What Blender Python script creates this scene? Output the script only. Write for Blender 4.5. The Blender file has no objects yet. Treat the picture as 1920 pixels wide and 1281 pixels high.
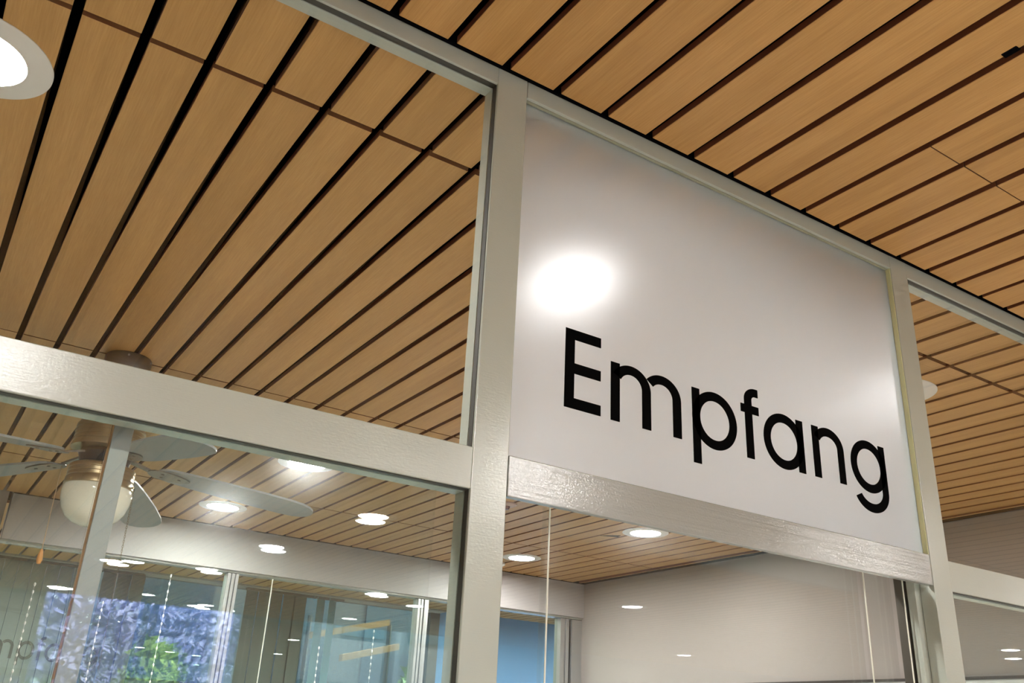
import bpy, bmesh, math, random
from mathutils import Vector, Matrix
random.seed(7)
H = 2.6                       # ceiling height; z values below are given relative to the ceiling
SC = bpy.context.scene
COL = SC.collection

# ------------------------------------------------------------------ camera
cam_d = bpy.data.cameras.new('camera')
cam = bpy.data.objects.new('camera', cam_d)
COL.objects.link(cam)
r_ = Vector((0.8356, -0.5473, 0.0484)).normalized()
f_ = Vector((0.4847, 0.7758, 0.4040)).normalized()
r_ = (r_ - f_ * r_.dot(f_)).normalized()
u_ = r_.cross(f_)
M = Matrix((r_, u_, -f_)).transposed().to_4x4()
M.translation = Vector((0, -1.018, H - 1.0))
cam.matrix_world = M
cam_d.sensor_width = 36
cam_d.lens = 1693.82 / 1920 * 36
cam_d.clip_start = 0.02
cam_d.clip_end = 300
SC.camera = cam

# ------------------------------------------------------------------ sky, sun, exposure
w = bpy.data.worlds.new('sky')
SC.world = w
w.use_nodes = True
nt = w.node_tree
nt.nodes.clear()
o_ = nt.nodes.new('ShaderNodeOutputWorld')
b_ = nt.nodes.new('ShaderNodeBackground')
s_ = nt.nodes.new('ShaderNodeTexSky')
s_.sky_type = 'NISHITA'
s_.sun_disc = False
s_.sun_elevation = math.radians(48)
s_.sun_rotation = math.radians(120)
b_.inputs[1].default_value = 0.75
nt.links.new(s_.outputs[0], b_.inputs[0])
nt.links.new(b_.outputs[0], o_.inputs[0])
sun_d = bpy.data.lights.new('sun', 'SUN')
sun_d.energy = 13.0
sun_d.angle = math.radians(0.6)
sun_d.color = (1.0, 0.95, 0.86)
sun = bpy.data.objects.new('sun', sun_d)
COL.objects.link(sun)
sun.location = (20, 0, 30)
sun.rotation_euler = (math.radians(-30), math.radians(22), 0)
vs = SC.view_settings
vs.view_transform = 'Standard'
vs.look = 'None'
vs.gamma = 1
vs.use_curve_mapping = False
vs.exposure = 1.35
SC.cycles.sample_clamp_indirect = 4.0
SC.cycles.max_bounces = 14
SC.cycles.diffuse_bounces = 6
SC.cycles.glossy_bounces = 6
SC.cycles.transmission_bounces = 8
SC.cycles.transparent_max_bounces = 24
SC.cycles.caustics_reflective = False
SC.cycles.caustics_refractive = True
LAMP = 170.0                  # radiance of the downlight diffusers


# ------------------------------------------------------------------ materials
def srgb(r, g, b):
    f = lambda c: (c / 255 / 12.92) if c / 255 <= 0.04045 else ((c / 255 + 0.055) / 1.055) ** 2.4
    return (f(r), f(g), f(b), 1)


def mat(name, col=(0.5, 0.5, 0.5, 1), rough=0.5, metal=0.0, spec=0.5):
    m = bpy.data.materials.new(name)
    m.use_nodes = True
    p = m.node_tree.nodes['Principled BSDF']
    p.inputs['Base Color'].default_value = col
    p.inputs['Roughness'].default_value = rough
    p.inputs['Metallic'].default_value = metal
    p.inputs['Specular IOR Level'].default_value = spec
    return m


def N(m, t, **kw):
    n = m.node_tree.nodes.new(t)
    for k, v in kw.items():
        if k.startswith('i_'):
            n.inputs[k[2:].replace('_', ' ')].default_value = v
        else:
            setattr(n, k, v)
    return n


def L(m, a, b):
    m.node_tree.links.new(a, b)


def P(m):
    return m.node_tree.nodes['Principled BSDF']


def coords(m, scale=(1, 1, 1), kind='pos'):
    g = N(m, 'ShaderNodeNewGeometry') if kind == 'pos' else N(m, 'ShaderNodeTexCoord')
    mp = N(m, 'ShaderNodeMapping')
    mp.inputs['Scale'].default_value = scale
    L(m, g.outputs['Position' if kind == 'pos' else 'Object'], mp.inputs['Vector'])
    return mp.outputs[0]


def noise(m, vec, scale, detail=3, rough=0.5):
    n = N(m, 'ShaderNodeTexNoise')
    n.inputs['Scale'].default_value = scale
    n.inputs['Detail'].default_value = detail
    n.inputs['Roughness'].default_value = rough
    L(m, vec, n.inputs['Vector'])
    return n.outputs['Fac']


def ramp(m, fac, stops):
    n = N(m, 'ShaderNodeValToRGB')
    e = n.color_ramp.elements
    e[0].position, e[0].color = stops[0]
    e[1].position, e[1].color = stops[-1]
    for p_, c_ in stops[1:-1]:
        k = e.new(p_)
        k.color = c_
    L(m, fac, n.inputs[0])
    return n.outputs[0]


def bump(m, h, strength, dist):
    n = N(m, 'ShaderNodeBump')
    n.inputs['Strength'].default_value = strength
    n.inputs['Distance'].default_value = dist
    L(m, h, n.inputs['Height'])
    L(m, n.outputs[0], P(m).inputs['Normal'])


def mixc(m, fac, a, b, mode='MIX'):
    n = N(m, 'ShaderNodeMix', data_type='RGBA', blend_type=mode)
    for s, v in ((0, fac), (6, a), (7, b)):
        if hasattr(v, 'links'):
            L(m, v, n.inputs[s])
        else:
            n.inputs[s].default_value = v
    return n.outputs[2]


def wood():
    m = mat('beech_veneer', rough=0.42, spec=0.3)
    v = coords(m, (1, 0.035, 1))
    oi = N(m, 'ShaderNodeObjectInfo')
    add = N(m, 'ShaderNodeVectorMath', operation='ADD')
    L(m, v, add.inputs[0])
    L(m, oi.outputs['Random'], add.inputs[1])
    fine = noise(m, add.outputs[0], 420, 2, 0.6)
    broad = noise(m, add.outputs[0], 28, 3, 0.5)
    c1 = ramp(m, fine, [(0.3, srgb(190, 143, 83)), (0.7, srgb(203, 157, 97))])
    c2 = ramp(m, broad, [(0.35, (0.86, 0.84, 0.80, 1)), (0.65, (1.0, 1.0, 1.0, 1))])
    c = mixc(m, 1.0, c1, c2, 'MULTIPLY')
    rnd = ramp(m, oi.outputs['Random'], [(0.0, (0.94, 0.935, 0.92, 1)), (1.0, (1.0, 1.0, 1.0, 1))])
    c = mixc(m, 1.0, c, rnd, 'MULTIPLY')
    # sides and ends of the boards get a darker brown
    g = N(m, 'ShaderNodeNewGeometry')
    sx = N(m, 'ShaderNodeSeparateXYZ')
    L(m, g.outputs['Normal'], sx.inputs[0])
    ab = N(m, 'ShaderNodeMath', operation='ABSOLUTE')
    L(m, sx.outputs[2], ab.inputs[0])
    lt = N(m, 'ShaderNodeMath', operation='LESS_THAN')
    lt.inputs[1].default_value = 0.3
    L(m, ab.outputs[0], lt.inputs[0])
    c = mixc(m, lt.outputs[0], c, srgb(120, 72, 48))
    L(m, c, P(m).inputs['Base Color'])
    bump(m, noise(m, coords(m), 900, 2), 0.12, 0.0006)
    return m


WOOD = wood()
BLACK = mat('black_shade_and_trim', (0.004, 0.004, 0.005, 1), 1.0, spec=0.0)  # painted shade in gaps and void, also black clips and seals


def paint():
    m = mat('grey_green_gloss_enamel', srgb(184, 186, 172), 0.22, spec=0.7)
    v = coords(m)
    n1 = noise(m, v, 260, 2, 0.5)
    v2 = coords(m, (1, 1, 9))
    n2 = noise(m, v2, 60, 2, 0.5)
    ad = N(m, 'ShaderNodeMath', operation='ADD')
    L(m, n1, ad.inputs[0])
    L(m, n2, ad.inputs[1])
    bump(m, ad.outputs[0], 0.30, 0.0004)
    c = ramp(m, noise(m, v, 6, 2), [(0.3, srgb(174, 179, 168)), (0.7, srgb(179, 184, 173))])
    L(m, c, P(m).inputs['Base Color'])
    return m


def paint_h():
    m = mat('grey_enamel_with_brush_ridges', srgb(150, 152, 147), 0.19, spec=1.0)
    v = coords(m, (0.02, 1, 1))
    n2 = noise(m, v, 130, 2, 0.7)
    n1 = noise(m, coords(m), 300, 2)
    ad = N(m, 'ShaderNodeMath', operation='MULTIPLY_ADD')
    L(m, n2, ad.inputs[0])
    ad.inputs[1].default_value = 1.8
    L(m, n1, ad.inputs[2])
    bump(m, ad.outputs[0], 0.5, 0.0006)
    return m


PAINT = paint()
PAINTH = paint_h()
GASKET = mat('dark_gasket', srgb(58, 55, 47), 0.6)
SILI = mat('yellowed_silicone', srgb(214, 214, 164), 0.35)
ALU = mat('brushed_aluminium', srgb(168, 168, 165), 0.42, 0.55)
bump(ALU, noise(ALU, coords(ALU, (8, 8, 0.1)), 160, 2), 0.05, 0.0004)
ALU_D = mat('dark_anodised_aluminium', srgb(110, 106, 98), 0.4, 0.7)
SEAL = mat('brown_brush_seal', srgb(150, 112, 74), 0.8)
WHITE_PL = mat('white_lamp_ring', srgb(226, 222, 216), 0.45)
VINYL = mat('black_vinyl', (0.002, 0.002, 0.002, 1), 0.7, spec=0.02)
GLASS_EDGE = mat('polished_glass_edge', srgb(228, 226, 212), 0.2)


def wall_mat(name, c, bumps=0.15):
    m = mat(name, c, 0.75, spec=0.25)
    bump(m, noise(m, coords(m), 380, 3, 0.6), bumps, 0.0012)
    return m


WALL = wall_mat('warm_grey_wall_paint', srgb(158, 151, 146))
BEAM = wall_mat('pale_grey_bulkhead_paint', srgb(168, 165, 163), 0.3)
BLUEW = wall_mat('sky_blue_wall_paint', srgb(146, 196, 255))
FLOORM = mat('pale_stone_floor', srgb(205, 200, 190), 0.35)
L(FLOORM, ramp(FLOORM, noise(FLOORM, coords(FLOORM), 5, 5), [(0.3, srgb(212, 208, 200)), (0.7, srgb(224, 220, 213))]),
  P(FLOORM).inputs['Base Color'])


def emis(name, col, s):
    m = bpy.data.materials.new(name)
    m.use_nodes = True
    m.node_tree.nodes.clear()
    e = N(m, 'ShaderNodeEmission')
    e.inputs[0].default_value = col
    e.inputs[1].default_value = s
    o = N(m, 'ShaderNodeOutputMaterial')
    L(m, e.outputs[0], o.inputs[0])
    return m


LED = emis('lit_lamp_diffuser', (1.0, 0.985, 0.96, 1), LAMP)


def glass(name, tint=(0.96, 0.98, 0.96, 1), dust=0.0, ior=1.5):
    m = bpy.data.materials.new(name)
    m.use_nodes = True
    m.node_tree.nodes.clear()
    g = N(m, 'ShaderNodeNewGeometry')
    io = N(m, 'ShaderNodeMix', data_type='FLOAT')
    L(m, g.outputs['Backfacing'], io.inputs[0])
    io.inputs[2].default_value = ior
    io.inputs[3].default_value = 1 / ior
    fr = N(m, 'ShaderNodeFresnel')
    L(m, io.outputs[0], fr.inputs[0])
    t = N(m, 'ShaderNodeBsdfTransparent')
    t.inputs[0].default_value = tint
    gl = N(m, 'ShaderNodeBsdfGlossy')
    gl.inputs['Roughness'].default_value = 0.0
    mx = N(m, 'ShaderNodeMixShader')
    L(m, fr.outputs[0], mx.inputs[0])
    L(m, t.outputs[0], mx.inputs[1])
    L(m, gl.outputs[0], mx.inputs[2])
    out = mx.outputs[0]
    if dust:
        # fine dust and dried drops on the pane
        nz = noise(m, coords(m), 700, 2, 0.8)
        sp = ramp(m, nz, [(0.60, (dust * 0.5,) * 3 + (1,)), (0.74, (min(1, dust * 5),) * 3 + (1,))])
        df = N(m, 'ShaderNodeBsdfDiffuse')
        df.inputs[0].default_value = (0.8, 0.8, 0.78, 1)
        tr = N(m, 'ShaderNodeBsdfTranslucent')
        tr.inputs[0].default_value = (0.8, 0.8, 0.78, 1)
        dm = N(m, 'ShaderNodeMixShader')
        dm.inputs[0].default_value = 0.6
        L(m, df.outputs[0], dm.inputs[1])
        L(m, tr.outputs[0], dm.inputs[2])
        m2 = N(m, 'ShaderNodeMixShader')
        L(m, sp, m2.inputs[0])
        L(m, out, m2.inputs[1])
        L(m, dm.outputs[0], m2.inputs[2])
        out = m2.outputs[0]
        # a thin film that scatters lamp light into a soft halo
        rf = N(m, 'ShaderNodeBsdfRefraction')
        rf.distribution = 'GGX'
        rf.inputs['IOR'].default_value = 1.045
        rf.inputs['Roughness'].default_value = 0.8
        nz2 = noise(m, coords(m), 900, 2, 0.9)
        k2 = ramp(m, nz2, [(0.45, (dust * 0.5,) * 3 + (1,)), (0.75, (dust * 3.5,) * 3 + (1,))])
        m3 = N(m, 'ShaderNodeMixShader')
        L(m, k2, m3.inputs[0])
        L(m, out, m3.inputs[1])
        L(m, rf.outputs[0], m3.inputs[2])
        out = m3.outputs[0]
    o = N(m, 'ShaderNodeOutputMaterial')
    L(m, out, o.inputs[0])
    return m


CLEAR = glass('clear_pane', (0.985, 0.99, 0.985, 1))
PANE = glass('dusty_clear_pane', (0.93, 0.965, 0.95, 1), 0.012)
DOORG = glass('door_pane', (0.97, 0.98, 0.97, 1), 0.004)
TINT = glass('green_tinted_pane', (0.84, 0.92, 0.88, 1))
TEAL = glass('teal_tinted_pane', (0.46, 0.49, 0.485, 1))


def frosted():
    m = bpy.data.materials.new('frosted_acrylic')
    m.use_nodes = True
    m.node_tree.nodes.clear()
    rf = N(m, 'ShaderNodeBsdfRefraction')
    rf.distribution = 'GGX'
    rf.inputs['Color'].default_value = (0.97, 0.97, 0.98, 1)
    rf.inputs['Roughness'].default_value = 0.32
    rf.inputs['IOR'].default_value = 1.45
    tr = N(m, 'ShaderNodeBsdfTranslucent')
    tr.inputs[0].default_value = (0.70, 0.745, 0.765, 1)
    df = N(m, 'ShaderNodeBsdfDiffuse')
    df.inputs[0].default_value = (0.63, 0.68, 0.70, 1)
    gl = N(m, 'ShaderNodeBsdfGlossy')
    gl.inputs['Roughness'].default_value = 0.3
    # faint vertical wiping streaks
    nz = noise(m, coords(m, (1, 1, 0.08)), 60, 3, 0.6)
    k = ramp(m, nz, [(0.3, (0.30, 0.30, 0.30, 1)), (0.7, (0.315, 0.315, 0.315, 1))])
    a = N(m, 'ShaderNodeMixShader')
    a.inputs[0].default_value = 0.55
    L(m, tr.outputs[0], a.inputs[1])
    L(m, df.outputs[0], a.inputs[2])
    b = N(m, 'ShaderNodeMixShader')
    L(m, k, b.inputs[0])
    L(m, rf.outputs[0], b.inputs[1])
    L(m, a.outputs[0], b.inputs[2])
    c = N(m, 'ShaderNodeMixShader')
    c.inputs[0].default_value = 0.05
    L(m, b.outputs[0], c.inputs[1])
    L(m, gl.outputs[0], c.inputs[2])
    o = N(m, 'ShaderNodeOutputMaterial')
    L(m, c.outputs[0], o.inputs[0])
    return m


FROST = frosted()


# ------------------------------------------------------------------ mesh helpers
class MB:
    """collects shapes, z given relative to the ceiling unless raw"""

    def __init__(self, dz=H):
        self.bm = bmesh.new()
        self.dz = dz

    def quad(self, *pts):
        self.bm.faces.new([self.bm.verts.new((p[0], p[1], p[2] + self.dz)) for p in pts])
        return self

    def poly(self, verts, faces):
        vs_ = [self.bm.verts.new((p[0], p[1], p[2] + self.dz)) for p in verts]
        for f in faces:
            self.bm.faces.new([vs_[i] for i in f])
        return self

    def box(self, x0, x1, y0, y1, z0, z1, bev=0.0):
        v = [(x, y, z) for z in (z0, z1) for y in (y0, y1) for x in (x0, x1)]
        b = bmesh.new()
        vv = [b.verts.new((p[0], p[1], p[2] + self.dz)) for p in v]
        for f in ((0, 2, 3, 1), (4, 5, 7, 6), (0, 1, 5, 4), (2, 6, 7, 3), (0, 4, 6, 2), (1, 3, 7, 5)):
            b.faces.new([vv[i] for i in f])
        if bev:
            bmesh.ops.bevel(b, geom=b.edges[:], offset=bev, segments=2, affect='EDGES', profile=0.5)
        me = bpy.data.meshes.new('t')
        b.to_mesh(me)
        self.bm.from_mesh(me)
        bpy.data.meshes.remove(me)
        b.free()
        return self

    def lathe(self, prof, n=48, cx=0, cy=0, cap=True):
        rings = []
        for r, z in prof:
            if r < 1e-6:
                rings.append([self.bm.verts.new((cx, cy, z + self.dz))])
            else:
                rings.append([self.bm.verts.new((cx + r * math.cos(2 * math.pi * i / n), cy + r * math.sin(2 * math.pi * i / n), z + self.dz)) for i in range(n)])
        for a, b in zip(rings, rings[1:]):
            for i in range(n):
                j = (i + 1) % n
                if len(a) == 1 and len(b) == 1:
                    continue
                if len(a) == 1:
                    self.bm.faces.new((a[0], b[j], b[i]))
                elif len(b) == 1:
                    self.bm.faces.new((a[i], a[j], b[0]))
                else:
                    self.bm.faces.new((a[i], a[j], b[j], b[i]))
        return self

    def tube(self, p, q, r, n=8):
        p, q = Vector(p), Vector(q)
        d = (q - p).normalized()
        a = d.orthogonal().normalized()
        b = d.cross(a)
        rs = []
        for c in (p, q):
            rs.append([self.bm.verts.new((c + a * r * math.cos(2 * math.pi * i / n) + b * r * math.sin(2 * math.pi * i / n) + Vector((0, 0, self.dz)))) for i in range(n)])
        for i in range(n):
            j = (i + 1) % n
            self.bm.faces.new((rs[0][i], rs[0][j], rs[1][j], rs[1][i]))
        self.bm.faces.new(rs[0][::-1])
        self.bm.faces.new(rs[1])
        return self

    def ball(self, c, r, sz=1.0, n=6):
        return self.lathe([(r * math.sin(math.pi * i / n), c[2] + sz * r * math.cos(math.pi * i / n)) for i in range(n + 1)], 8, c[0], c[1])

    def build(self, name, m, parent=None, smooth=False, local=False):
        bm = self.bm
        bmesh.ops.recalc_face_normals(bm, faces=bm.faces[:])
        me = bpy.data.meshes.new(name)
        o = bpy.data.objects.new(name, me)
        COL.objects.link(o)
        if not local:
            xs = [v.co for v in bm.verts]
            c = Vector((sum((min(v[i] for v in xs), max(v[i] for v in xs))) / 2 for i in range(3)))
            c.z = min(v.z for v in xs)
            for v in bm.verts:
                v.co -= c
            o.location = c
        if smooth:
            for f in bm.faces:
                f.smooth = True
        bm.to_mesh(me)
        bm.free()
        if smooth:
            me.set_sharp_from_angle(angle=math.radians(40))
        me.materials.append(m)
        if parent:
            o.parent = parent
            if not local:
                base = Vector(parent.location)
                pp = parent.parent
                while pp:
                    base += Vector(pp.location)
                    pp = pp.parent
                o.location = Vector(o.location) - base
        return o


def empty(name, loc):
    o = bpy.data.objects.new(name, None)
    o.empty_display_size = 0.1
    o.location = (loc[0], loc[1], loc[2] + H)
    COL.objects.link(o)
    return o


def tag(o, label=None, cat=None, group=None, kind=None):
    for k, v in (('label', label), ('category', cat), ('group', group), ('kind', kind)):
        if v:
            o[k] = v
    return o


def struct(o, label=None, cat=None):
    return tag(o, label, cat, None, 'structure')


def clone(o, parent=None):
    c = o.copy()
    COL.objects.link(c)
    c.parent = parent
    for ch in [x for x in o.children]:
        clone(ch, c)
    return c


# ------------------------------------------------------------------ room shell
Z0 = -2.6
XL, XR, YB, YF = -6.0, 11.0, 6.4, -8.0
struct(MB().box(XL, XR, YF, YB + .0, Z0 - .1, Z0).build('floor', FLOORM), 'pale stone floor below the glazed partition', 'floor')
struct(MB().box(3.84, 4.0, 0.0, 4.15, Z0, 0.05).build('wall_right', WALL), 'plain warm grey wall right of the reception room', 'wall')
struct(MB().box(-3.0, -2.86, 0.0, 6.4, Z0, 0.05).build('wall_left', WALL), 'warm grey wall left of the reception room', 'wall')
struct(MB().box(XL - .15, XL, YF, 0.2, Z0, 0.1).box(XL, -2.6, 0.0, 0.12, Z0, 0.1).build('wall_lobby_left', WALL), 'lobby wall at the far left end', 'wall')
struct(MB().box(XR, XR + .15, YF, YB + .3, Z0, 0.1).box(5.99, XR, 0.0, 0.12, Z0, 0.1).build('wall_lobby_right', WALL), 'lobby wall at the far right end', 'wall')
# unseen roof added to keep daylight out, black void above the boards
struct(MB().box(XL - .2, XR + .2, YF - .9, YB + .6, 0.12, 0.5).build('roof_blocker', WALL), 'unseen roof slab added above the timber ceiling to block daylight', 'roof')

MB().box(3.834, 3.8398, 0.04, 4.025, .0006, .074).build('painted_gap_shade', BLACK, bpy.data.objects['wall_right'])  # black strip paints the shade between boards and wall
ABSORBER = mat('dark_absorber', srgb(118, 112, 106), 0.95, spec=0.1)  # unseen dark floor sheet, added to dim light bounced upward
L(ABSORBER, ramp(ABSORBER, noise(ABSORBER, coords(ABSORBER), 300, 3), [(0.3, srgb(108, 103, 97)), (0.7, srgb(128, 121, 114))]), P(ABSORBER).inputs['Base Color'])
struct(MB().box(-2.86, 3.84, 1.9, 4.04, Z0, Z0 + .008).build('floor_absorber', ABSORBER), 'unseen grey light carpet at the back of the reception room', 'absorber')
# blue wall at the end of the corridor
struct(MB().box(3.93, XR, YB - .12, YB + .05, Z0, 0.04).build('wall_blue', BLUEW), 'sky blue painted wall of the corridor behind the door', 'wall')

# bulkhead between room and corridor
bk = empty('wall_bulkhead', (1.8, 4.09, -.235))
struct(bk, 'pale grey bulkhead beam running under the timber ceiling at the back', 'beam')
MB().box(0.30, 3.84, 4.03, 4.15, -.222, 0.05).build('beam_face', BEAM, bk)
MB().box(0.30, 3.833, 4.024, 4.0298, .0006, .074).build('painted_gap_shade', BLACK, bk)  # same painted shade where the boards stop at the beam
MB().box(-2.86, 0.285, 4.09, 4.15, -.222, 0.05).build('beam_recess', BEAM, bk)
MB().box(-2.86, 3.84, 4.05, 4.13, -.232, -.222).build('head_track', PAINT, bk)

# ------------------------------------------------------------------ timber ceiling
PITCH, GAP, TH = 0.1015, 0.0152, 0.014
BETA = -0.0088


def slat_mesh(length, name='slat'):
    wd = PITCH - GAP
    e = 0.0009
    b = bmesh.new()
    prof = [(-wd + e, 0), (-e, 0), (0, e), (0, TH), (-wd, TH), (-wd, e)]
    a = [b.verts.new((x, 0, z)) for x, z in prof]
    c = [b.verts.new((x, length, z)) for x, z in prof]
    n = len(prof)
    b.faces.new(a)
    b.faces.new(c[::-1])
    for i in range(n):
        j = (i + 1) % n
        b.faces.new((a[j], a[i], c[i], c[j]))
    bmesh.ops.recalc_face_normals(b, faces=b.faces[:])
    me = bpy.data.meshes.new(name)
    b.to_mesh(me)
    b.free()
    me.materials.append(WOOD)
    return me


_cache = {}


def put_slat(parent, xr, y0, y1, dz=0.0):
    """xr: right edge at y = 0; the boards run 0.5 degrees off the partition normal"""
    key = round(y1 - y0, 4)
    if key not in _cache:
        _cache[key] = slat_mesh(key)
    o = bpy.data.objects.new('slat', _cache[key])
    COL.objects.link(o)
    o.parent = parent
    o.location = Vector((xr + BETA * y0, y0, H + dz)) - Vector(parent.location)
    o.rotation_euler = (0, 0, -math.atan(BETA))
    return o


def slat_field(parent, items, kind='stuff'):
    mb = MB()
    wd = PITCH - GAP
    for xr, y0, y1 in items:
        xa, xb = xr + BETA * y0, xr + BETA * y1
        v = [(xa - wd, y0, 0), (xa, y0, 0), (xb, y1, 0), (xb - wd, y1, 0)]
        v += [(p[0], p[1], TH) for p in v]
        mb.poly(v, [(0, 3, 2, 1), (4, 5, 6, 7), (0, 1, 5, 4), (1, 2, 6, 5), (2, 3, 7, 6), (3, 0, 4, 7)])
    o = mb.build('slat_field', WOOD, parent)
    o['kind'] = kind
    return o


X0 = 0.3788
ce = empty('ceiling', (1.5, -0.6, 0))
struct(ce, 'beech timber board ceiling in front of the glazed partition', 'ceiling')
near_far, n_sl = [], 0
for k in range(-70, 106):
    xr = X0 + k * PITCH
    if xr > XR or xr < XL + .1:
        continue
    vis = -1 <= k <= 36
    jt = k >= 10                      # butt joints start at the board right of the small clip
    dzr = random.uniform(-.0006, .0006)
    if vis:
        if jt:
            put_slat(ce, xr, -0.2872, -0.013, dzr)
            put_slat(ce, xr, -1.75, -0.2892, dzr + random.uniform(-.0006, .0006))
        else:
            put_slat(ce, xr, -1.75, -0.013, dzr)
    else:
        near_far.append((xr, -1.75, -0.013))
    yy = -1.762
    while yy > YF:
        y2 = max(yy - 1.465, YF)
        near_far.append((xr, y2, yy))
        yy = y2 - 0.012
slat_field(ce, near_far)
MB().box(XL, XR, YF, 0.0, 0.075, 0.085).build('void_shade', BLACK, ce)  # black sheet stands in for the darkness above the boards

cb = empty('ceiling', (1.5, 2.0, 0))
struct(cb, 'beech timber board ceiling of the room behind the glass', 'ceiling')
far = []
PB = PITCH + 0.0006
for k in range(-28, 36):
    xr = X0 + 0.0070 + k * PB
    if xr < -2.8:
        continue
    segs = [(0.034, 0.266), (0.2785, 1.7535), (1.7605, 3.202), (3.210, 4.000)]
    for i, (a, b) in enumerate(segs):
        if xr - .09 > 3.83:
            continue
        vis = {0: 0 <= k <= 34, 1: -13 <= k <= 34, 2: -9 <= k <= 34, 3: -6 <= k <= 34}[i]
        if 3.77 < xr:
            continue
        if vis:
            put_slat(cb, xr, a, b, random.uniform(-.0005, .0005))
        else:
            far.append((xr, a, b))
for a, b in segs:
    MB().box(3.772, 3.788, a, b, 0, TH).build('slat', WOOD, cb)      # narrow cut boards along the wall
slat_field(cb, far)
MB().box(-2.86, 3.84, 0.0, 4.03, 0.075, 0.085).build('void_shade', BLACK, cb)

cc = empty('ceiling', (3, 5.1, 0))
struct(cc, 'pale timber boards over the corridor behind the bulkhead beam', 'ceiling')
for k in range(-2, 47):
    xr = X0 + 0.020 + k * PB
    put_slat(cc, xr, 4.3, 6.06)
slat_field(cc, [(X0 + 0.020 + k * PB, 4.3, 6.06) for k in list(range(-30, -2)) + list(range(47, 104))])
MB().box(-2.86, XR, 4.15, 6.2, 0.075, 0.085).build('void_shade', BLACK, cc)


# ------------------------------------------------------------------ glazed partition
TOPB = -0.0265      # underside of the top rail
RT, RB = -0.6400, -0.6974
PX0, PX1 = 0.5838, 0.6403
QX0, QX1 = 1.5901, 1.6475
gp = empty('glazed_partition', (1.1, 0.02, Z0))
tag(gp, 'glossy grey-green steel frame partition with clear panes around the sign', 'partition')
DEP = 0.040
BV = 0.0012
MB().box(PX0, PX1, 0, DEP, Z0, 0.006, BV).build('post', PAINT, gp)
MB().box(QX0, QX1, 0, 0.030, Z0, 0.006, BV).build('post', PAINT, gp)
MB().box(-2.6, -2.54, 0, DEP, Z0, 0.006, BV).build('post', PAINT, gp)
MB().box(5.93, 5.99, 0, DEP, Z0, 0.006, BV).build('post', PAINT, gp)
MB().box(-2.54, PX0, 0.0003, DEP, TOPB, 0.006, BV).build('top_rail', PAINT, gp)
MB().box(PX1 + .001, QX0, 0.0003, DEP, TOPB, 0.006, BV).build('top_rail', PAINT, gp)
MB().box(QX1, 5.93, 0.0003, DEP, TOPB - .004, 0.006, BV).build('top_rail', PAINT, gp)
MB().box(-2.54, PX0, 0.0003, DEP, RB, RT, BV).build('transom', PAINT, gp)
MB().box(QX1, 5.93, 0.0003, DEP, RB - .004, RT - .004, BV).build('transom', PAINT, gp)
MB().box(-2.6, 5.99, -.004, 0.044, .0062, 0.074).build('painted_rail_shade', BLACK, gp)  # black box paints the occluded dark above the top rails
MB().box(PX1 + .0015, QX0 - .001, 0.0003, 0.0125, RB, RT, BV).build('door_head', PAINTH, gp)


def reveal(x0, x1, z0, z1, top=True, bottom=True):
    """gasket groove and glazing beads round the inside of an opening (recess of one millimetre or two)"""
    g = 0.0008
    y1, y2 = 0.0015, 0.0158
    for (a, b, c, d) in ((x0, x0 + g, z0, z1), (x1 - g, x1, z0, z1), (x0, x1, z1 - g, z1), (x0, x1, z0, z0 + g)):
        MB().box(a, b, y1 + .003, y2 - .001, c, d).build('gasket', GASKET, gp)
    q = 0.0018
    for i, (a, b, c, d) in enumerate(((x0, x0 + q, z0, z1), (x1 - q, x1, z0, z1), (x0 + q, x1 - q, z1 - q, z1), (x0 + q, x1 - q, z0, z0 + q))):
        MB().box(a, b, y2, 0.0378, c, d, 0.0005).build('glazing_bead', PAINT, gp)


reveal(-2.54, PX0, RT, TOPB)
reveal(QX1, 5.93, RT - .004, TOPB - .004)
reveal(-2.54, PX0, -1.9, RB)
reveal(QX1, 5.93, -1.9, RB - .004)
MB().box(-2.54, PX0, 0, DEP, -1.96, -1.9, BV).build('transom', PAINT, gp)
MB().box(QX1, 5.93, 0, DEP, -1.96, -1.9, BV).build('transom', PAINT, gp)
MB().box(-2.54, PX0, 0.01, 0.03, Z0, -1.96).build('kick_panel', PAINT, gp)
MB().box(QX1, 5.93, 0.01, 0.03, Z0, -1.96).build('kick_panel', PAINT, gp)


def pane(name, x0, x1, y, z0, z1, m, parent, th=0.005, rot=0.0):
    o = MB().box(x0, x1, y, y + th, z0, z1).build(name, m, parent)
    if rot:
        o.rotation_euler = (0, 0, math.radians(rot))
    return o


pane('upper_pane', -2.538, PX0 - .002, 0.0110, RT + .001, TOPB - .001, CLEAR, gp)
pane('upper_pane', QX1 + .002, 5.928, 0.0110, RT - .003, TOPB - .005, CLEAR, gp)
pane('lower_pane', -2.538, PX0 - .002, 0.0110, -1.9, RB - .001, PANE, gp)
pane('lower_pane', QX1 + .002, 5.928, 0.0110, -1.9, RB - .005, PANE, gp)

# second glazing line just behind: sliding sash with its own thin stiles
sw = empty('sliding_sash', (0.1, 0.07, -1.9))
tag(sw, 'aluminium framed sliding glass sash behind the lower left pane', 'window')
MB().box(0.146, 0.1675, 0.062, 0.070, -1.9, -.664, 0.0008).build('stile', ALU, sw)
tag(MB().box(0.1440, 0.1460, 0.063, 0.069, -1.9, -.664).build('brush_seal', SEAL, sw), 'brown brush seal')
MB().box(-2.5, 0.575, 0.050, 0.10, -.664, -.650, 0.0008).build('head_track', ALU, sw)
pane('sash_pane', 0.1680, 0.575, 0.080, -1.9, -.664, CLEAR, sw, 0.005, -0.35)
pane('sash_pane', -2.4, 0.1425, 0.066, -1.9, -.664, CLEAR, sw, 0.005, -0.10)

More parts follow.
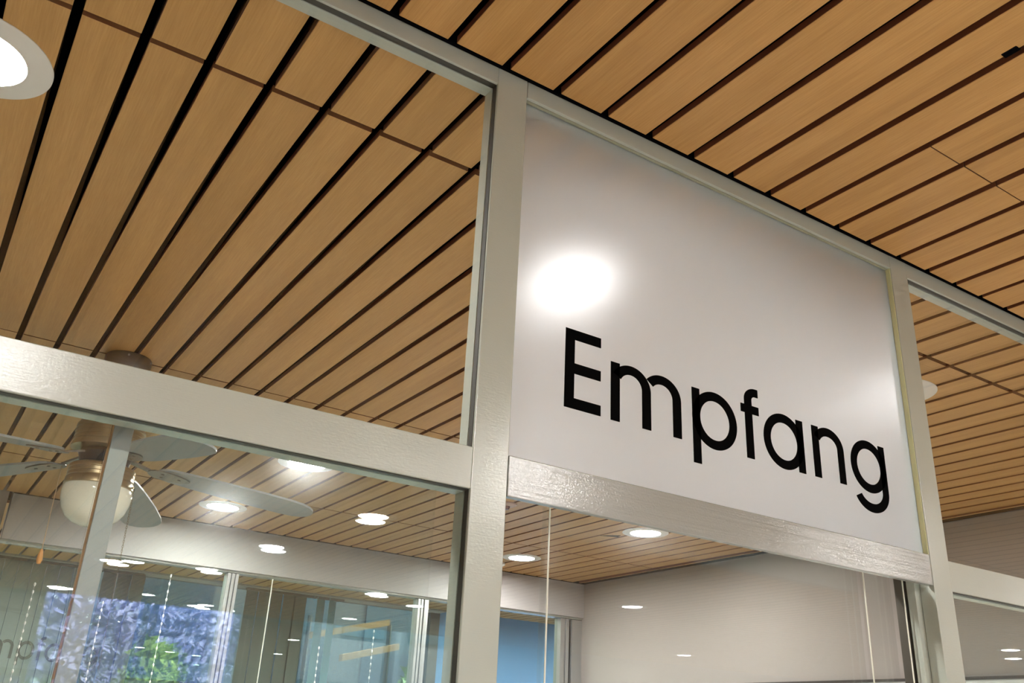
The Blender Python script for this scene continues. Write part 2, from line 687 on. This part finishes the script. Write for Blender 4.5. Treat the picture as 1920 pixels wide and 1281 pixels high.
# ------------------------------------------------------------------ reception sign
sg = empty('reception_sign', (1.115, 0.02, RT))
tag(sg, 'frosted white panel lettered Empfang in black above the door', 'sign')
MB().box(PX1 + .0005, QX0 - .0005, 0.0120, 0.0170, RT + .0005, TOPB - .0005).build('frosted_panel', FROST, sg)
MB().box(QX0 - .0018, QX0, 0.0020, 0.0120, RT, TOPB).build('silicone_joint', SILI, sg)
MB().box(PX1, QX0 - .003, 0.0060, 0.0120, TOPB - .0015, TOPB).build('silicone_joint', mat('grey_green_silicone', srgb(150, 150, 128), 0.4), sg)


class Letter:
    parent, m, ys, fx = None, None, None, None

    def __init__(self):
        self.mb = MB()

    def prism(self, pts):
        n = len(pts)
        v = [Letter.fx(x, z, y) for y in Letter.ys for x, z in pts]
        self.mb.poly(v, [tuple(range(n)), tuple(range(2 * n - 1, n - 1, -1))] + [(i, i + n, (i + 1) % n + n, (i + 1) % n) for i in range(n)])
        return self

    def box(self, x0, x1, z0, z1):
        return self.prism([(x0, z0), (x1, z0), (x1, z1), (x0, z1)])

    def arc(self, cx, cz, ro, ri, a0, a1, n=40):
        """ro, ri = (rx, rz) outer and inner; separate centre allowed through 4-tuples"""
        for i in range(n):
            t0 = math.radians(a0 + (a1 - a0) * i / n)
            t1 = math.radians(a0 + (a1 - a0) * (i + 1) / n)
            q = lambda r, t: (cx + r[0] * math.cos(t), cz + r[1] * math.sin(t))
            self.prism([q(ri, t0), q(ri, t1), q(ro, t1), q(ro, t0)])
        return self

    def build(self):
        return self.mb.build('letter', Letter.m, Letter.parent)


BL = -.5411


def word(parent, m, ys, fx):
    Letter.parent, Letter.m, Letter.ys, Letter.fx = parent, m, ys, staticmethod(fx)
    Letter().box(.7420, .7597, -.5404, -.4107).box(.7597, .8107, -.4272, -.4107).box(.7597, .8107, -.4835, -.4666).box(.7597, .8110, -.5404, -.5235).build()
    Letter().box(.8311, .8488, BL, -.4436).arc(.8719, -.4790, (.0411, .0369), (.0231, .0216), 0, 152).box(.8950, .9130, BL, -.4790) \
        .arc(.9366, -.4790, (.0417, .0369), (.0236, .0216), 0, 140).box(.9602, .9783, BL, -.4790).build()
    Letter().box(1.0035, 1.0206, -.5740, -.4436).arc(1.0545, -.4926, (.0514, .0507), (.0340, .0347), 0, 360, 64).build()
    Letter().box(1.1276, 1.1454, BL, -.4340).box(1.1182, 1.1276, -.4596, -.4443).box(1.1454, 1.1620, -.4596, -.4443) \
        .arc(1.1552, -.4340, (.0276, .0228), (.0098, .0078), 90, 180, 16).box(1.1552, 1.1620, -.4262, -.4112).build()
    Letter().box(1.2574, 1.2748, -.5419, -.4440).arc(1.2230, -.4926, (.0514, .0510), (.0342, .0346), 0, 360, 64).build()
    Letter().box(1.2993, 1.3170, BL, -.4441).arc(1.3423, -.4790, (.0424, .0374), (.0253, .0210), 0, 152).box(1.3675, 1.3847, BL, -.4790).build()
    Letter().box(1.4895, 1.5070, -.5380, -.4448).arc(1.4555, -.4926, (.0516, .0510), (.0344, .0346), 0, 360, 64) \
        .arc(1.4561, -.5375, (.0509, .0433), (.0336, .0265), 0, -155, 40).build()


KL = 0.9972
word(sg, VINYL, (0.0108, 0.0119), lambda x, z, y: (x * KL, y, -1 + (z + 1) * KL))

# ------------------------------------------------------------------ glass door under the sign
dr = empty('door_1', (1.1, 0.08, Z0))
struct(dr, 'frameless glass sliding door with aluminium edge profile under the sign', 'door')
pane('door_leaf', 0.7620, 1.476, 0.082, Z0 + .02, -.650, DOORG, dr, 0.008)
pane('side_pane', PX1 + .002, 0.7590, 0.072, Z0 + .02, -.650, CLEAR, dr, 0.006)
pane('side_pane', 1.4800, 1.56, 0.072, Z0 + .02, -.650, CLEAR, dr, 0.006)
MB().box(0.7600, 0.7618, 0.068, 0.070, Z0 + .02, -.650).build('glass_edge', GLASS_EDGE, dr)
MB().box(1.4768, 1.4786, 0.068, 0.070, Z0 + .02, -.650).build('glass_edge', GLASS_EDGE, dr)
MB().box(1.5663, 1.5684, 0.049, 0.0515, Z0 + .02, -.650, .0006).build('stile_lip', GLASS_EDGE, dr)
MB().box(1.5692, 1.5810, 0.052, 0.070, Z0 + .02, -.650).build('stile', ALU_D, dr)
MB().box(1.5812, 1.5834, 0.049, 0.0515, Z0 + .02, -.650, .0006).build('stile_lip', GLASS_EDGE, dr)
MB().box(1.5862, 1.6047, 0.052, 0.072, Z0 + .02, -.650).build('stile', ALU_D, dr)
MB().box(1.5748, 1.640, 0.0305, 0.048, Z0, -.645, .0008).build('jamb', PAINT, dr)
MB().box(PX1, 1.64, 0.058, 0.110, -.650, -.642).build('head_track', ALU_D, dr)

# ------------------------------------------------------------------ glazed screen below the bulkhead
w1 = empty('window_1', (1.8, 4.09, Z0))
struct(w1, 'aluminium framed glazing below the pale grey bulkhead', 'window')
for a, b in ((1.423, 1.440), (1.446, 1.462), (1.468, 1.484), (2.596, 2.612), (2.618, 2.632), (2.640, 2.668), (3.665, 3.70), (3.712, 3.735), (3.76, 3.84)):
    MB().box(a, b, 4.05, 4.12, Z0, -.236, .001).build('mullion', ALU, w1)
MB().box(1.440, 1.446, 4.09, 4.11, Z0, -.236).build('brush_seal', BLACK, w1)
MB().box(2.632, 2.640, 4.09, 4.11, Z0, -.236).build('brush_seal', BLACK, w1)
MB().box(3.735, 3.76, 4.09, 4.11, Z0, -.236).build('brush_seal', BLACK, w1)
for a, b in ((-2.86, 1.423), (1.484, 2.596), (2.668, 3.665)):
    pane('glass_pane', a, b, 4.085, Z0, -.236, TINT, w1)

MB().box(1.678, 1.682, 4.062, 4.070, Z0, -.236).build('glass_edge', GLASS_EDGE, w1)
FILM = bpy.data.materials.new('faded_grey_film')
FILM.use_nodes = True
FILM.node_tree.nodes.clear()
_t, _d, _x, _o = N(FILM, 'ShaderNodeBsdfTransparent'), N(FILM, 'ShaderNodeBsdfDiffuse'), N(FILM, 'ShaderNodeMixShader'), N(FILM, 'ShaderNodeOutputMaterial')
_d.inputs[0].default_value = srgb(84, 84, 74)
_x.inputs[0].default_value = 0.45
L(FILM, _t.outputs[0], _x.inputs[1])
L(FILM, _d.outputs[0], _x.inputs[2])
L(FILM, _x.outputs[0], _o.inputs[0])
wl = empty('window_lettering', (0.5, 4.06, -.80))
tag(wl, 'faint grey Empfang lettering on the back glazing at the lower left', 'lettering')
word(wl, FILM, (4.0595, 4.0600), lambda x, z, y: (x * 0.72 - 0.228, y, z * 0.84 - 0.3035))

# outer windows of the corridor with vertical blinds
w2 = empty('window_2', (1, 6.12, Z0))
struct(w2, 'outer corridor windows with vertical blinds beyond the bulkhead', 'window')
MB().box(-2.86, 3.92, 6.07, 6.30, -.011, .07).build('pelmet', WALL, w2)
for a, b in ((-2.86, -2.8), (1.05, 1.12), (2.55, 2.63), (3.84, 3.93)):
    MB().box(a, b, 6.22, 6.30, Z0, 0.02).build('mullion', ALU_D, w2)
for a, b in ((-2.8, 1.05), (1.12, 2.55), (2.63, 3.84)):
    pane('glass_pane', a, b, 6.25, Z0, 0.02, TEAL, w2)


def blind_mat(name, c, t):
    m = mat(name, c, 0.8, spec=0.1)
    tr = N(m, 'ShaderNodeBsdfTranslucent')
    tr.inputs[0].default_value = c
    mx = N(m, 'ShaderNodeMixShader')
    mx.inputs[0].default_value = t
    out = m.node_tree.nodes['Material Output']
    L(m, P(m).outputs[0], mx.inputs[1])
    L(m, tr.outputs[0], mx.inputs[2])
    L(m, mx.outputs[0], out.inputs[0])
    return m


BLG = blind_mat('grey_green_blind_fabric', srgb(172, 172, 168), 0.40)
BLD = blind_mat('dark_grey_blind_fabric', srgb(118, 120, 114), 0.3)
BLT = blind_mat('teal_blind_fabric', srgb(120, 160, 162), 0.5)


def blinds(x0, x1, m, label, ang=18, wd=0.098, step=0.10):
    t = empty('vertical_blind', ((x0 + x1) / 2, 6.14, Z0 + .05))
    tag(t, label, 'blind')
    x = x0 + .05
    me = None
    while x < x1:
        if me is None:
            s = MB(dz=0).box(-wd / 2, wd / 2, -.0006, .0006, 0, 2.535).build('blind_slat', m, None, local=True)
        else:
            s = me.copy()
            COL.objects.link(s)
        me = s
        s.parent = t
        s.location = (x - t.location.x, 0, 0)
        s.rotation_euler = (0, 0, math.radians(ang + random.uniform(-4, 4)))
        x += step
    MB().box(x0, x1, 6.12, 6.16, -.030, -.012).build('blind_track', ALU_D, t)
    return t


blinds(-0.4, 1.04, BLG, 'grey-green vertical blind behind the sliding sash at far left', 6, .086, .088)
blinds(1.12, 1.40, BLD, 'narrow drawn stack of dark blind right of the sliding sash stile', 14)
blinds(2.17, 2.72, BLD, 'dark grey vertical blind just right of the double mullion', 10)
blinds(2.74, 2.98, BLT, 'pale teal narrow vertical blind in the middle of the back glazing', 30)


def bead_chain(x, y, z0, z1, label, step=0.036, r=0.0048):
    t = empty('bead_chain', (x, y, z0))
    tag(t, label, 'chain', 'white bead chains of the vertical blinds')
    MB().tube((x, y, z0), (x, y, z1), 0.0008, 5).build('cord', WHITE_PL, t)
    z = z1
    mb = MB()
    while z > z0:
        mb.ball((x, y, z), r, 1.9, 5)
        z -= step
    o = mb.build('beads', WHITE_PL, t, smooth=True)
    o['kind'] = 'stuff'
    return t


bead_chain(0.493, 4.0, -1.30, -.42, 'white bead chain hanging left of the sliding sash stile')
bead_chain(0.816, 4.0, -1.30, -.47, 'white bead chain hanging close right of the sliding sash stile')
bead_chain(1.115, 4.0, -1.30, -.30, 'white bead chain hanging in front of the teal glazing left of the double mullion', .04)
bead_chain(1.978, 4.0, -1.30, -.58, 'white bead chain hanging in the middle of the teal glazing')
bead_chain(2.300, 4.0, -1.30, -.46, 'white bead chain hanging left of the bright green tree')

# whiteboard on the right wall
wb = empty('whiteboard', (3.83, 2.0, -1.86))
tag(wb, 'white board with thin dark top edge low on the right wall', 'board')
MB().box(3.822, 3.84, 1.0, 2.15, -1.86, -.672).build('board', mat('white_board_enamel', srgb(225, 225, 222), 0.2), wb)
MB().box(3.815, 3.84, 0.98, 3.1, -.672, -.660).build('frame', mat('dark_board_trim', srgb(52, 44, 40), 0.4), wb)


# ------------------------------------------------------------------ downlights
def downlight(first=None):
    t = empty('ceiling_downlight', (0, 0, 0))
    MB(dz=0).lathe([(0, 0.0062), (0.0742, 0.0060), (0.0742, 0.0050), (0.0742, -0.0015), (0.0765, -0.0045), (0.1125, -0.0032), (0.1165, -0.0012), (0.1165, 0.0012), (0.10, 0.006)], 64).build('trim_ring', WHITE_PL, t, smooth=True, local=True)
    MB(dz=0).lathe([(0.0, -0.0012), (0.0738, -0.0012), (0.0738, 0.004), (0.0, 0.004)], 48).build('diffuser', LED, t, local=True)
    return t


proto = None
GR = 'downlights seen only as reflections in the glass'
RL = 'round ceiling downlight in front of the partition, seen only reflected'
lamps = [
    (-0.1385, 0.481, 'large lit round downlight with white rim at the upper left edge', 'downlights in the boards behind the partition'),
    (1.118, 0.524, 'lit downlight glowing through the left of the frosted sign panel', 'downlights in the boards behind the partition'),
    (2.290, 0.490, 'downlight half hidden behind the post right of the sign', 'downlights in the boards behind the partition'),
    (1.225, 2.483, 'lit downlight just under the left transom, above the fan blade tip', 'downlights in the boards behind the partition'),
    (1.194, 3.531, 'lit downlight crossed by the fan blade near the bulkhead', 'downlights in the boards behind the partition'),
    (3.045, 2.480, 'lit downlight tucked under the door head below the sign', 'downlights in the boards behind the partition'),
    (2.989, 3.529, 'lit downlight close to the bulkhead just right of the left post', 'downlights in the boards behind the partition'),
]
near = [(1.85, 3.143), (1.747, 4.36), (1.10, 5.76), (1.70, 5.56), (1.02, 7.6), (4.724, 4.404), (7.65, 6.95), (8.717, 3.853),
        (9.431, 4.24), (2.24, 7.81), (3.05, 5.63), (3.58, 6.01), (0.034, 1.91), (1.958, 1.961), (4.068, 1.983), (-2.2, 1.95), (6.2, 2.0),
        (-1.5, 4.4), (-3.6, 3.0), (-3.4, 6.4)]
for x, y, lab, g in lamps:
    t = downlight() if proto is None else clone(proto)
    if proto is None:
        proto = t
    t.location = (x, y, H)
    tag(t, lab, 'lamp', g)
for x, y in near:
    t = clone(proto)
    t.location = (x, -y, H)
    tag(t, RL, 'lamp', GR)

for x, y in ((-1.6, 4.62), (0.9, 4.62), (2.6, 4.62), (4.6, 4.62), (7.0, 4.62), (0.0, 5.08), (1.7, 5.08), (3.6, 5.08), (5.6, 5.08)):  # unseen fill lamps, added to brighten the corridor
    t = clone(proto)
    t.location = (x, y, H)
    tag(t, 'unseen fill lamp added behind the bulkhead beam to brighten the corridor', 'lamp', 'fill lamps added out of view in the corridor')

# smoke detectors, clip, notch
sd = empty('smoke_detector', (2.197, 2.47, 0))
tag(sd, 'small pale ceiling detector beside the post under the door head', 'detector')
MB().lathe([(0, 0), (0.048, 0), (0.048, -.006), (0.034, -.012), (0, -.014)], 32, 2.197, 2.47).build('detector_body', mat('pinkish_detector_plastic', srgb(186, 160, 148), 0.4), sd, smooth=True)
MB().lathe([(0, -.012), (0.017, -.012), (0.012, -.026), (0, -.028)], 20, 2.197, 2.47).build('sensor_dome', mat('dark_red_dome', srgb(96, 44, 38), 0.3), sd, smooth=True)
sd2 = empty('smoke_detector', (2.975, 3.80, 0))
tag(sd2, 'flat white ceiling disc above the bulkhead right of the left post', 'detector')
MB().lathe([(0, 0), (0.06, 0), (0.06, -.010), (0.045, -.020), (0, -.022)], 32, 2.975, 3.80).build('detector_body', WHITE_PL, sd2, smooth=True)
t = MB().box(1.186, 1.200, -.515, -.490, -.001, .016, .002).build('ceiling_clip', BLACK)
tag(t, 'small black clip in the board gap at the upper right edge', 'clip')
t = MB().poly([(2.93, 2.70, -.0012), (3.00, 2.62, -.0012), (3.01, 2.66, -.0012), (2.93, 2.70, .004), (3.00, 2.62, .004), (3.01, 2.66, .004)],
              [(0, 1, 2), (5, 4, 3), (0, 3, 4, 1), (1, 4, 5, 2), (2, 5, 3, 0)]).build('ceiling_clip', BLACK)
tag(t, 'small black triangular chip in the boards left of the door downlight', 'clip')

# ------------------------------------------------------------------ ceiling fan
FX, FY = 0.370, 1.75
BRASS = mat('antique_nickel', srgb(178, 158, 126), 0.34, 0.85)
bump(BRASS, noise(BRASS, coords(BRASS, (1, 1, 12)), 90, 2), 0.06, 0.0006)
DKMET = mat('dark_motor_metal', srgb(30, 28, 30), 0.4, 0.6)
BLADE = mat('grey_fan_blade', srgb(132, 134, 135), 0.45)
IRON = mat('grey_blade_iron', srgb(120, 112, 104), 0.35, 0.5)
GLOBE = mat('opal_glass', srgb(236, 230, 214), 0.12)
P(GLOBE).inputs['Subsurface Weight'].default_value = 0.4
P(GLOBE).inputs['Subsurface Radius'].default_value = (0.03, 0.03, 0.03)
fan = empty('ceiling_fan', (FX, FY, -.51))
tag(fan, 'five blade ceiling fan with brushed metal motor and opal glass bowl', 'fan')
can = MB().lathe([(0, 0), (0.064, 0), (0.0665, -.004), (0.0665, -.038), (0.060, -.050), (0.020, -.058), (0, -.058)], 48, FX, FY).build('canopy', IRON, fan, smooth=True)
for a in (-100, -30, 50, 120):
    ca, sa = math.cos(math.radians(a)), math.sin(math.radians(a))
    MB().tube((FX + .066 * ca, FY + .066 * sa, -.012), (FX + .0695 * ca, FY + .0695 * sa, -.012), .003, 8).build('screw', ALU, can)
MB().tube((FX, FY, -.05), (FX, FY, -.22), 0.0125, 20).build('downrod', BRASS, fan, smooth=True)
prof = [(0, -.176), (0.030, -.177), (0.058, -.185), (0.080, -.201), (0.0915, -.222)]
for i in range(4):
    z = -.225 - i * .0125
    prof += [(0.0935, z), (0.0955, z - .010), (0.0930, z - .0115)]
prof += [(0.096, -.280), (0.098, -.292), (0.090, -.296), (0, -.296)]
MB().lathe(prof, 64, FX, FY).build('motor_housing', BRASS, fan, smooth=True)
MB().lathe([(0, -.29), (0.066, -.29), (0.074, -.306), (0.062, -.345), (0, -.345)], 40, FX, FY).build('flywheel', DKMET, fan, smooth=True)
prof = [(0, -.338), (0.076, -.338), (0.086, -.343)]
for i in range(3):
    z = -.346 - i * .011
    prof += [(0.0890, z), (0.0900, z - .009), (0.0880, z - .0105)]
prof += [(0.091, -.382), (0.093, -.400), (0.088, -.403), (0, -.403)]
MB().lathe(prof, 64, FX, FY).build('light_fitter', BRASS, fan, smooth=True)
gl = MB().lathe([(0, -.396), (0.088, -.398), (0.0925, -.408), (0.0932, -.421), (0.0910, -.441), (0.083, -.466), (0.069, -.487), (0.048, -.502), (0.024, -.509), (0, -.510)], 64, FX, FY).build('glass_bowl', GLOBE, fan, smooth=True)
for a in (-150, -95, -30, 40, 120):
    ca, sa = math.cos(math.radians(a)), math.sin(math.radians(a))
    MB().tube((FX + .088 * ca, FY + .088 * sa, -.394), (FX + .098 * ca, FY + .098 * sa, -.394), .0035, 8).build('thumb_screw', BRASS, fan)
R1, PH, BZ = 0.626, -6.3, -.311


def blade_mesh():
    # outline along +x, pitched about x
    mb = MB(dz=0)
    xs = [0.150, 0.158, 0.175, 0.20, 0.26, 0.34, 0.44, 0.54, 0.58, 0.605, 0.619, R1]
    ws = [0.018, 0.034, 0.046, 0.052, 0.058, 0.063, 0.067, 0.066, 0.060, 0.046, 0.030, 0.010]
    top = [(x, w, .003) for x, w in zip(xs, ws)] + [(x, -w, .003) for x, w in list(zip(xs, ws))[::-1]]
    n = len(top)
    bot = [(a, b, -.003) for a, b, c in top]
    mb.poly(top + bot, [tuple(range(n)), tuple(range(2 * n - 1, n - 1, -1))] + [(i, (i + 1) % n, (i + 1) % n + n, i + n) for i in range(n)])
    return mb


def iron_mesh():
    mb = MB(dz=0)
    mb.poly([(.07, -.012, .008), (.07, .012, .008), (.130, .010, -.004), (.130, -.010, -.004), (.07, -.012, .014), (.07, .012, .014), (.130, .010, .001), (.130, -.010, .001)],
            [(0, 1, 2, 3), (7, 6, 5, 4), (0, 4, 5, 1), (1, 5, 6, 2), (2, 6, 7, 3), (3, 7, 4, 0)])
    pts = []
    for i in range(24):
        t = 2 * math.pi * i / 24
        pts.append((.185 + .062 * math.cos(t), .034 * math.sin(t) * (1 - .25 * math.cos(t))))
    n = len(pts)
    mb.poly([(x, y, -.0065) for x, y in pts] + [(x, y, -.003) for x, y in pts], [tuple(range(n)), tuple(range(2 * n - 1, n - 1, -1))] + [(i, (i + 1) % n, (i + 1) % n + n, i + n) for i in range(n)])
    for sx, sy in ((.165, .014), (.165, -.014), (.215, 0)):
        mb.lathe([(0, -.0095), (.0045, -.0085), (.005, -.0065), (0, -.0060)], 8, sx, sy)
    return mb


bl0 = None
for k in range(5):
    if bl0 is None:
        bl0 = blade_mesh().build('blade', BLADE, fan, local=True)
        ir = iron_mesh().build('blade_iron', IRON, bl0, local=True)
        o = bl0
    else:
        o = clone(bl0, fan)
    o.location = (0, 0.011, BZ + .51)
    o.rotation_euler = (Matrix.Rotation(math.radians(PH + 72 * k), 3, 'Z') @ Matrix.Rotation(0.109, 3, 'Y') @ Matrix.Rotation(math.radians(-6), 3, 'X')).to_euler()

# pull cords of the fan
CHAINM = mat('old_brass_chain', srgb(110, 96, 76), 0.4, 0.7)
pc = MB()
cx_, cy_ = 0.262, 1.735
MB().tube((cx_, cy_, -.36), (cx_ + .004, cy_, -.592), .0012, 6).build('pull_cord', mat('beige_cord', srgb(178, 150, 122), 0.8), fan)
MB().lathe([(0, -.588), (.003, -.590), (.0065, -.606), (.0075, -.618), (.005, -.628), (0, -.630)], 16, cx_ + .004, cy_).build('wooden_knob', mat('orange_beech_knob', srgb(196, 132, 60), 0.4), fan, smooth=True)
ch = MB()
x_, y_ = 0.457, 1.70
z = -.40
i = 0
while z > -.88:
    rr = .0034
    pts = []
    for j in range(8):
        t = 2 * math.pi * j / 8
        a, b = rr * .6 * math.cos(t), rr * 1.3 * math.sin(t)
        pts.append((x_ + (a if i % 2 == 0 else 0) + .02 * (-.40 - z), y_ + (0 if i % 2 == 0 else a), z + b))
    for j in range(8):
        ch.tube(pts[j], pts[(j + 1) % 8], .0007, 4)
    z -= .0066
    i += 1
cho = ch.build('pull_chain', CHAINM, fan)

# ------------------------------------------------------------------ lobby rear windows and the outdoors
w3 = empty('window_3', (3, YF, Z0))
struct(w3, 'lobby window wall behind the viewer, seen only in reflection', 'window')
OPEN = [(0.95, 2.75), (3.35, 5.3)]
xs = [XL] + [v for ab in OPEN for v in ab] + [XR]
wr = MB()
for i in range(0, len(xs), 2):
    wr.box(xs[i], xs[i + 1], YF - .15, YF, Z0, 0.12)
for a, b in OPEN:
    wr.box(a, b, YF - .15, YF, Z0, -2.2)
struct(wr.build('wall_rear', WALL), 'lobby rear wall between the windows', 'wall')
for a, b in OPEN:
    for x in (a, b - .05, (a + b) / 2):
        MB().box(x, x + .05, YF - .12, YF - .05, -2.2, 0.10).build('mullion', ALU_D, w3)
    MB().box(a, b, YF - .12, YF - .05, -1.35, -1.31).build('transom', ALU_D, w3)

GROUND = mat('asphalt_ground', srgb(120, 124, 126), 0.9)
t = MB().box(-60, 60, -60, YF - .16, Z0 - .25, Z0 - .2).box(-60, 60, YB + .7, 60, Z0 - .25, Z0 - .2).build('ground', GROUND)
struct(t, 'grey asphalt outside', 'ground')


def leafy(name, x, y, zc, rx, rz, col, col2, label, n=2600, group=None, trunk=True):
    m = mat(name + '_leaves', col, 0.6)
    L(m, ramp(m, noise(m, coords(m), 3.0, 3), [(0.35, col), (0.65, col2)]), P(m).inputs['Base Color'])
    t = empty(name, (x, y, Z0 - .2))
    tag(t, label, 'tree', group)
    mb = MB()
    rnd = random.Random(hash(label) % 1000 if False else int(abs(x * 97 + y * 13)))
    lobes = [(rnd.uniform(-.5, .5) * rx, rnd.uniform(-.5, .5) * rx, rnd.uniform(-.5, .5) * rz, rnd.uniform(.45, .62)) for _ in range(9)]
    for _ in range(n):
        lx, ly, lz, lr = rnd.choice(lobes)
        d = Vector((rnd.gauss(0, 1), rnd.gauss(0, 1), rnd.gauss(0, 1))).normalized()
        rr = rnd.uniform(.72, 1.0)
        c = Vector((x + lx + d.x * rx * lr * rr, y + ly + d.y * rx * lr * rr, zc + lz + d.z * rz * lr * rr))
        s = rnd.uniform(.05, .11)
        a = Vector((rnd.gauss(0, 1), rnd.gauss(0, 1), rnd.gauss(0, 1))).normalized()
        b = a.orthogonal().normalized()
        e = a.cross(b)
        mb.quad(c + b * s, c + e * s * .55, c - b * s, c - e * s * .55)
    fo = mb.build('foliage', m, t)
    fo['kind'] = 'stuff'
    if trunk:
        MB().lathe([(.16, Z0 - .2), (.11, -1.2), (.07, zc)], 10, x, y).build('trunk', mat('bark', srgb(86, 72, 60), 0.9), t, smooth=True)
    return t


G1, G2 = srgb(120, 160, 60), srgb(170, 205, 90)
B1, B2 = srgb(120, 128, 186), srgb(190, 198, 238)  # blue tint of shaded foliage put into the leaf colour
D1, D2 = srgb(62, 78, 62), srgb(90, 104, 78)
lg = 'trees outside the lobby windows, seen only in reflection'
leafy('shade_blue_bush', 3.75, -14.6, -.6, 1.6, 2.0, B1, B2, 'large leafy bush painted shade-blue, reflected in the lower left pane', 15000)
leafy('shade_blue_bush', 1.75, -11.6, -.9, .9, 1.6, B1, B2, 'smaller bush painted shade-blue, reflected beside the sash stile', 8000)
leafy('leafy_tree', 2.35, -10.0, -.8, 0.40, 0.8, G1, G2, 'fresh green small tree reflected amid the shade-blue bushes', 2400)
leafy('leafy_tree', 6.0, 10.0, -.75, .62, .95, G1, G2, 'bright green tree outdoors beside the rightmost mullion of the back glazing', 2600)
leafy('dark_tree', -0.6, -17.5, 0.6, 2.2, 2.4, D1, D2, 'dark green tree reflected behind the shade-blue bushes', 3600)
bd = empty('office_building', (8, -19, Z0 - .2))
tag(bd, 'grey office building across the street, reflected in the glass', 'building')
MB().box(3.8, 16, -24, -19, Z0 - .2, 7).build('facade', mat('grey_facade', srgb(120, 132, 134), 0.7), bd)
wg = mat('facade_window', srgb(60, 90, 100), 0.1)
for i in range(6):
    for j in range(3):
        MB().box(4.4 + i * 1.9, 5.7 + i * 1.9, -19.0, -18.95, -1.6 + j * 2.6, 0.0 + j * 2.6).build('window', wg, bd)

# beyond the corridor windows
bd = empty('neighbouring_building', (2, 12, Z0 - .2))
tag(bd, 'teal-grey building seen through the blinds beyond the corridor', 'building')
MB().box(-8, 12, 12, 16, Z0 - .2, 1.6).build('facade', mat('teal_facade', srgb(132, 128, 120), 0.6), bd)
YEL = mat('yellow_beam_paint', srgb(236, 160, 84), 0.5)
for i in range(7):
    f = MB().box(-4.4 + i * 1.7, -3.3 + i * 1.7, 11.96, 12.0, -.5, 1.0).build('window', wg, bd)
MB().box(-8, 12, 11.97, 12.0, -.78, -.70).build('ledge', ALU_D, bd)
t = empty('canopy_frame', (4.6, 9.5, Z0 - .2))
tag(t, 'outdoor canopy frame with two slanted yellow beams beyond the windows', 'canopy')
def bar(x0, z0, x1, z1, h=.075):
    MB().poly([(x0, 9.5, z0), (x1, 9.5, z1), (x1, 9.6, z1), (x0, 9.6, z0), (x0, 9.5, z0 + h), (x1, 9.5, z1 + h), (x1, 9.6, z1 + h), (x0, 9.6, z0 + h)],
              [(0, 1, 2, 3), (7, 6, 5, 4), (0, 4, 5, 1), (1, 5, 6, 2), (2, 6, 7, 3), (3, 7, 4, 0)]).build('beam', YEL, t)


bar(4.05, -.02, 5.02, .22)
bar(4.45, -.24, 5.18, -.05)
for x in (4.05, 5.1):
    MB().tube((x, 9.66, Z0 - .2), (x, 9.66, .25), .03).build('column', ALU_D, t)
